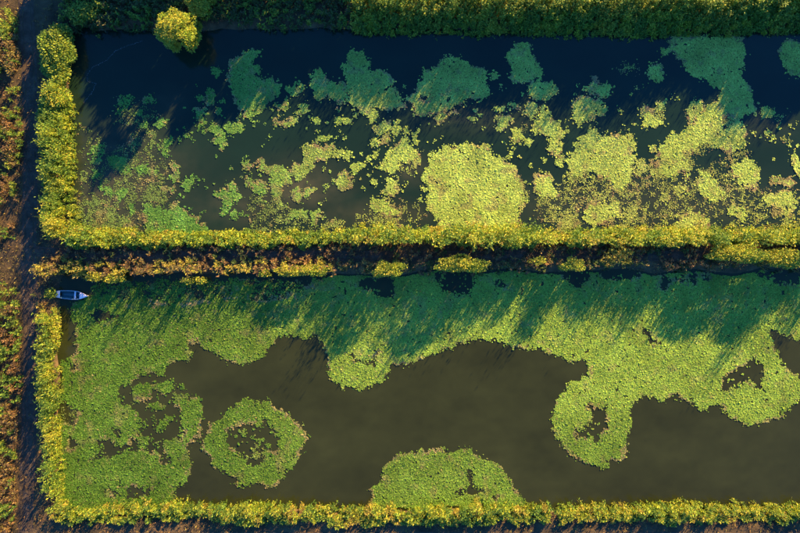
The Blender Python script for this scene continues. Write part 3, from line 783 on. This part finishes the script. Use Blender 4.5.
belt('reed_belt', [[(44,86),(64,88),(70,110),(72,150),(75,200),(78,232),(70,244),(50,240),(44,210),(44,150),(42,110)]], interp_h([(40, 0.9), (50, 1.8), (60, 3.0), (70, 2.6), (80, 1.5)]), 'green', 20,
     'leafy reed belt between the left track and the upper pond', z=1.6, mix=('reed', 0.55))
belt('reed_belt', [[(44,318),(50,314),(53,340),(57,362),(58,400),(58,450),(60,500),(56,506),(50,490),(46,440),(43,400)]], interp_h([(38, 0.8), (46, 1.6), (55, 3.0), (60, 2.4), (64, 1.6)]), 'green', 20,
     'reed belt between the left track and the lower pond', z=1.3, mix=('reed', 0.60))
belt('scrub', [[(-40,8),(14,8),(20,50),(21,120),(20,200),(14,240),(-40,240)]], interp_h([(-40, 1.8), (10, 1.5), (20, 0.9)]), 'green', 7,
     'mixed green and rusty scrub left of the upper track', z=1.0, mix=('orange', 0.52), patch=0.38, hvar=0.6)
belt('scrub', [[(-40,288),(14,284),(26,292),(25,320),(23,345),(19,420),(17,500),(10,545),(-40,545)]], interp_h([(-40, 1.9), (10, 1.6), (24, 0.9)]), 'green', 6.5,
     'rusty scrub left of the lower track', z=1.0, mix=('orange', 0.5), patch=0.31, hvar=0.6)
belt('scrub', [[(44,250),(340,250),(340,262),(44,262)]], 0.95, 'orange', 6, 'low rusty weeds on the rutted track of the middle bank', z=0.9, mix=('dark', 0.55), patch=0.42, weeds=0.5)
belt('scrub', [[(36,290),(46,298),(50,312),(44,330),(34,322)]], 1.1, 'orange', 5, 'rusty dry scrub between the track and the boat', z=0.9, mix=('gold', 0.5))
belt('scrub', [[(40,258),(90,260),(200,262),(330,262),(340,270),(200,272),(100,276),(60,276),(40,266)]], lambda px, py: np.interp(py, [258, 264, 270, 276], [1.0, 1.3, 3.1, 2.4]), 'orange', 10,
     'rusty dry plants on the middle bank above the boat', z=0.9, mix=('gold', 0.52), patch=0.25, weeds=0.5, nleaf=6)
belt('scrub', [[(340,250),(860,248),(860,270),(600,271),(340,271)]], lambda px, py: np.interp(py, [250, 260, 267, 272], [.7, .9, 1.9, 1.4]), 'dark', 7,
     'dark low scrub on the water side of the middle bank', z=0.9, mix=('orange', 0.50), patch=0.44, weeds=0.35)

# dry grass and litter over the banks
def grass_field():
    n = 42000
    x = rng.uniform(-68, 66, n); y = rng.uniform(-46, 50, n)
    d = shore_d(x, y); td = track_d(x, y)
    px, py = toPX(x, y)
    keep = (d > 0.15) & ((td > -0.1) | (rng.random(n) < 0.06) | (td < -1.1) | ((td < -0.5) & (np.abs(py - 256) < 8))) & (fbm(px / 8, py / 8, 101, 3) > 0.36)
    x, y, px, py = x[keep], y[keep], px[keep], py[keep]
    n = len(x); parts = []
    z0 = ground_z(x, y)
    for j in range(4):
        parts.append(arc_leaves(x + rng.normal(0, .08, n), y + rng.normal(0, .08, n), z0 - 0.02, rng.uniform(0, 6.28, n), rng.uniform(0.18, 0.5, n), rng.uniform(0.04, 0.09, n),
                                rng.uniform(0.5, 1.3, n), rng.uniform(0.2, 0.9, n), tint('orange', n, x, y)))
    v, l, s, c = merge(parts)
    me = make_mesh('dry_grass', v, l, s, c)
    link('dry_grass', me, M_GRASS, kind='stuff', label='short rusty dry grass on the banks', category='grass')
grass_field()

# ------------------------------------------------------------------ bushes and the tree
M_BARK = soil_mat('bark', [(0.3, (0.05, 0.04, 0.03)), (0.6, (0.10, 0.08, 0.06)), (0.8, (0.14, 0.11, 0.08))], 6.0)

def clump_leaves(lumps, per_m2, pal, size):
    """leaf faces spread over and inside a set of ellipsoid lumps (x, y, z, rx, ry, rz)"""
    parts = []
    for (cx, cy, cz, rx, ry, rz) in lumps:
        n = int(per_m2 * 4 * math.pi * ((rx * ry + rx * rz + ry * rz) / 3))
        d = rng.normal(0, 1, (n, 3)); d /= np.linalg.norm(d, axis=1)[:, None]
        r = rng.uniform(0.35, 1.0, n) ** 0.45
        r = r * (0.82 + 0.36 * fbm(d[:, 0] * 2.5 + cx, d[:, 1] * 2.5 + d[:, 2] * 3 + cy, 120, 2))
        p = np.array([cx, cy, cz]) + d * r[:, None] * np.array([rx, ry, rz])
        az = np.arctan2(d[:, 1], d[:, 0]) + rng.normal(0, 0.9, n)
        rise = np.clip(np.arcsin(np.clip(d[:, 2], -1, 1)) * 0.7 + rng.normal(0, 0.5, n), -1.2, 1.4)
        L = rng.uniform(*size, n)
        parts.append(arc_leaves(p[:, 0], p[:, 1], p[:, 2], az, L, L * rng.uniform(0.4, 0.6, n), rise, rng.uniform(0.1, 0.9, n), tint(pal, n, p[:, 0], p[:, 1])))
    return merge(parts)

def tube(parts, p0, p1, r0, r1, k=6):
    p0 = np.array(p0, float); p1 = np.array(p1, float)
    a = p1 - p0; a /= np.linalg.norm(a)
    u = np.cross(a, [0.3, 0.9, 0.1]); u /= np.linalg.norm(u); w = np.cross(a, u)
    t = np.linspace(0, 2 * math.pi, k, endpoint=False)
    ring = np.cos(t)[:, None] * u + np.sin(t)[:, None] * w
    v = np.vstack([p0 + ring * r0, p1 + ring * r1])
    l = np.array([[i, (i + 1) % k, k + (i + 1) % k, k + i] for i in range(k)]).ravel()
    parts.append((v, l, np.full(k, 4), np.ones((len(v), 3)) * 0.1))

def woody(name, px, py, z_mid, rx, ry, top, label, cat, group=None, pal='reed', nl=12, size=(0.16, 0.32), per=26, lump=0.42, part=('stems', 'foliage'), trunk_r=0.06, seed=0):
    """a bush or tree: px, py where the crown's middle is seen in the photograph, radii in metres"""
    r_ = np.random.default_rng(seed + int(px * 7 + py))
    cx, cy = W(px, py, z_mid)
    gz = float(ground_z(np.array([cx]), np.array([cy]))[0])
    gz = max(gz, -0.3)
    root = empty(name, (float(cx), float(cy), gz), label=label, category=cat, group=group)
    H_ = top - gz
    lumps = []; wood = []
    crown0 = H_ * 0.35
    for i in range(nl):
        a = i * 2.399 + r_.uniform(-.4, .4); rr = math.sqrt((i + .5) / nl) * 0.8
        s = lump * r_.uniform(0.75, 1.2)
        lx, ly = math.cos(a) * rr * rx, math.sin(a) * rr * ry
        lz = crown0 + (H_ - crown0) * (1 - 0.62 * rr ** 2) * r_.uniform(0.74, 1.0) - s * min(rx, ry) * 0.5
        lumps.append((lx, ly, lz, s * rx, s * ry, s * min(rx, ry) * 0.85))
        if rr > 0.45:
            lumps.append((lx * 1.03, ly * 1.03, lz * r_.uniform(0.35, 0.6), s * rx * .9, s * ry * .9, s * min(rx, ry) * .8))
        if i % 2 == 0:
            mid = (lx * .3 + r_.normal(0, .05), ly * .3, H_ * 0.3)
            tube(wood, (r_.normal(0, .08), r_.normal(0, .08), -0.15), mid, trunk_r, trunk_r * .6)
            tube(wood, mid, (lx, ly, lz), trunk_r * .6, trunk_r * .2)
    if part[0] == 'trunk':
        tube(wood, (0, 0, -0.3), (0.1, -0.05, H_ * 0.35), trunk_r * 2.2, trunk_r * 1.5, 9)
    v, l, s, c = merge(wood)
    link(part[0], make_mesh(part[0], v, l, s, c, smooth=True), M_BARK, root)
    v, l, s, c = clump_leaves(lumps, per, pal, size)
    link(part[1], make_mesh(part[1], v, l, s, c), M_LEAF, root)
    return root

woody('round_tree', 178, 31, 3.6, 3.2, 3.1, 6.6, 'round bushy tree with yellow crown leaning over the top bank water', 'tree', nl=26, part=('trunk', 'crown'), trunk_r=0.12, lump=0.24, per=40, size=(0.14, 0.36))
woody('round_tree', 200, 3, 3.0, 2.2, 1.8, 4.6, 'smaller yellow tree cut by the top edge behind the round tree', 'tree', nl=12, part=('trunk', 'crown'), trunk_r=0.1, lump=0.4, per=30, size=(0.16, 0.34))
G = 'bushes on the middle bank beside the lower pond'
woody('bush', 388, 269, 2.5, 2.4, 1.2, 4.2, 'small compact yellow green bush overhanging the lower pond left of centre', 'bush', G, nl=9)
woody('bush', 462, 264, 2.6, 3.9, 1.3, 4.5, 'long low yellow green bush overhanging the lower pond at centre', 'bush', G, nl=13)
woody('bush', 303, 271, 1.7, 4.0, 0.9, 2.7, 'long thin yellow bush strip on the bank left of the compact bush', 'bush', G, nl=13)
woody('bush', 573, 264, 2.2, 1.9, 1.0, 3.6, 'small ragged yellow bush right of the long low bush', 'bush', G, nl=8)
woody('bush', 536, 261, 1.8, 1.2, 0.7, 3.1, 'tiny green bush between the long low bush and the ragged one', 'bush', G, nl=6)
woody('bush', 737, 254, 2.4, 4.6, 1.3, 4.0, 'wide bright yellow bush on the bank near the right edge', 'bush', G, nl=15)
woody('bush', 784, 257, 2.4, 2.7, 1.4, 4.1, 'bright yellow green bush on the bank at the right edge', 'bush', G, nl=11)
woody('bush', 616, 257, 1.8, 2.6, 1.5, 2.8, 'sparse golden bush on the bank right of the ragged one', 'bush', G, nl=9, pal='gold', per=14)
woody('bush', 94, 277, 1.4, 1.3, 0.7, 2.2, 'bright green bush on the bank right above the boat', 'bush', G, nl=7)
woody('bush', 114, 279, 1.4, 1.4, 0.7, 2.3, 'bright yellow bush just right of the bush above the boat', 'bush', G, nl=7)
woody('bush', 187, 280, 1.3, 0.9, 0.6, 2.1, 'small round yellow bush at the water left of a twin', 'bush', G, nl=6)
woody('bush', 200, 280, 1.3, 0.9, 0.6, 2.1, 'small round yellow bush at the water right of its twin', 'bush', G, nl=6)
woody('bush', 264, 273, 1.3, 0.9, 0.6, 2.0, 'single small yellow bush at the left end of the thin bush strip', 'bush', G, nl=6)
G2 = 'bushes along the left track'
woody('bush', 57, 53, 1.9, 2.3, 4.2, 3.2, 'big leafy green bush at the top left pond corner beside the track', 'bush', G2, nl=18, pal='green', size=(0.2, 0.42))
woody('bush', 84, 14, 1.6, 2.4, 1.5, 2.9, 'sunlit yellow green bush in the dark scrub at the top left', 'bush', G2, nl=9, pal='green', size=(0.2, 0.4), per=18)
woody('bush', 56, 98, 1.8, 1.8, 1.9, 3.1, 'bright yellow green bush below the gap by the left track', 'bush', G2, nl=10, pal='reed', size=(0.2, 0.4))
woody('bush', 50, 293, 0.9, 0.9, 0.9, 1.5, 'small dark green bush behind the stern of the boat', 'bush', G2, nl=6, pal='green')
woody('bush', 54, 327, 1.2, 0.65, 3.0, 2.0, 'narrow yellow green bush on the shore below the boat', 'bush', G2, nl=12, pal='reed')
woody('bush', 11, 60, 1.2, 1.2, 2.4, 2.0, 'rust orange bush left of the upper track', 'bush', G2, nl=9, pal='orange')
woody('bush', 11, 155, 1.2, 1.1, 1.9, 1.9, 'rust orange bush left of the track beside the leafy reed belt', 'bush', G2, nl=8, pal='orange')

for tx, ty, tt in ((64, -46, 5.0), (100, -42, 5.2), (138, -44, 4.6), (168, -46, 6.0), (196, -48, 7.4), (236, -44, 7.0), (278, -46, 7.6), (318, -44, 6.8), (356, -50, 6.6), (800, -52, 6.0), (846, -44, 7.0), (890, -46, 7.2)):
    woody('round_tree', tx, ty, 3.6, 3.3, 2.8, tt, 'bushy tree in the row beyond the top edge of the picture', 'tree', 'trees beyond the top edge', nl=18, part=('trunk', 'crown'), trunk_r=0.12, lump=0.36, per=11, size=(0.4, 0.65))

# ------------------------------------------------------------------ the boat
def build_boat():
    M_HULL = paint_mat('boat_outside', (0.66, 0.60, 0.58), 0.5)
    M_IN = paint_mat('boat_inside', (0.025, 0.12, 0.14), 0.6, (0.015, 0.05, 0.07))
    M_DECK = paint_mat('boat_deck', (0.93, 0.78, 0.78), 0.55, (0.72, 0.58, 0.58))
    M_RAIL = paint_mat('boat_rail', (0.30, 0.42, 0.48), 0.5)
    M_SEAT = paint_mat('boat_seat', (0.80, 0.78, 0.80), 0.55, (0.65, 0.62, 0.64))
    L = 5.0
    x0, y0 = W(55.2, 293.9, 0.3); x1, y1 = W(88.2, 296.0, 0.3)
    L = float(math.hypot(x1 - x0, y1 - y0))
    root = empty('rowing_boat', (float(x0), float(y0), 0.0), label='narrow wooden rowing boat with pinkish decks moored by the bank', category='boat')
    root.rotation_euler = (0, 0, math.atan2(y1 - y0, x1 - x0))
    # half breadth and sheer along the length
    ts = np.linspace(0, 1, 25)
    hb = np.interp(ts, [0, .12, .3, .5, .65, .78, .88, .95, 1.0], [.44, .53, .62, .66, .64, .52, .33, .16, .02])
    sh = 0.38 + 0.14 * np.abs(ts - 0.4) ** 1.5 + 0.1 * ts ** 3
    def shell(off, z_off, thick_bottom):
        prof = []
        for t, b, s in zip(ts, hb, sh):
            b = max(b - off, 0.005)
            row = []
            for k in range(9):
                u = k / 8 * 2 - 1
                y = math.copysign(abs(u) ** 0.7, u) * b
                z = -0.10 + z_off + (s + 0.10 - z_off) * (abs(u) ** 2.6)
                row.append((t * L * (1 if off == 0 else 0.985) + (0.03 if off else 0), y, z))
            prof.append(row)
        V = np.array(prof).reshape(-1, 3)
        i = np.arange(len(ts) * 9).reshape(len(ts), 9)
        q = np.stack([i[:-1, :-1], i[1:, :-1], i[1:, 1:], i[:-1, 1:]], -1).reshape(-1, 4)
        loops = list(q.ravel()); sizes = [4] * len(q)
        loops += list(i[0][::-1]); sizes.append(9)          # transom
        return make_mesh('hull', V, np.array(loops), np.array(sizes), smooth=False)
    link('hull', shell(0.0, 0.0, 0), M_HULL, root)
    link('hull_lining', shell(0.05, 0.07, 0), M_IN, root)
    def slab(name, ta, tb, inset, z0, z1, m, n=8, camber=0.03):
        tt = np.linspace(ta, tb, n)
        b = np.interp(tt, ts, hb) - inset; b = np.maximum(b, 0.012)
        s = np.interp(tt, ts, sh)
        rows = []
        for t, bb, ss in zip(tt, b, s):
            rows.append([(t * L, -bb, ss + z0), (t * L, -bb, ss + z1), (t * L, 0, ss + z1 + camber), (t * L, bb, ss + z1), (t * L, bb, ss + z0)])
        V = np.array(rows).reshape(-1, 3); i = np.arange(n * 5).reshape(n, 5)
        q = []
        for r in range(n - 1):
            for k in range(5):
                k2 = (k + 1) % 5
                q.append([i[r, k], i[r + 1, k], i[r + 1, k2], i[r, k2]])
        loops = list(np.array(q).ravel()); sizes = [4] * len(q)
        loops += list(i[0]) + list(i[-1][::-1]); sizes += [5, 5]
        return link(name, make_mesh(name, V, np.array(loops), np.array(sizes)), m, root)
    slab('bow_deck', 0.755, 0.995, 0.0, -0.02, 0.035, M_DECK, 12)
    slab('stern_deck', 0.0, 0.155, 0.0, -0.02, 0.035, M_DECK, 6, 0.01)
    slab('thwart', 0.585, 0.635, 0.05, -0.06, -0.02, M_SEAT, 3, 0.0)
    slab('floor_board', 0.17, 0.58, 0.33, -0.36, -0.33, M_IN, 6, 0.0)
    slab('floor_board', 0.64, 0.745, 0.33, -0.36, -0.33, M_IN, 4, 0.0)
    for sgn in (-1, 1):                                        # gunwales
        tt = np.linspace(0.158, 0.752, 18)
        b = np.interp(tt, ts, hb); s = np.interp(tt, ts, sh)
        rows = [[(t * L, sgn * (bb + .02), ss - .02), (t * L, sgn * (bb + .02), ss + .03), (t * L, sgn * (bb - .06), ss + .03), (t * L, sgn * (bb - .06), ss - .02)] for t, bb, ss in zip(tt, b, s)]
        V = np.array(rows).reshape(-1, 3); i = np.arange(18 * 4).reshape(18, 4)
        q = np.array([[i[r, k], i[r + 1, k], i[r + 1, (k + 1) % 4], i[r, (k + 1) % 4]] for r in range(17) for k in range(4)])
        me = make_mesh('gunwale', V, q, np.full(len(q), 4))
        link('gunwale', me, M_RAIL, root)
build_boat()
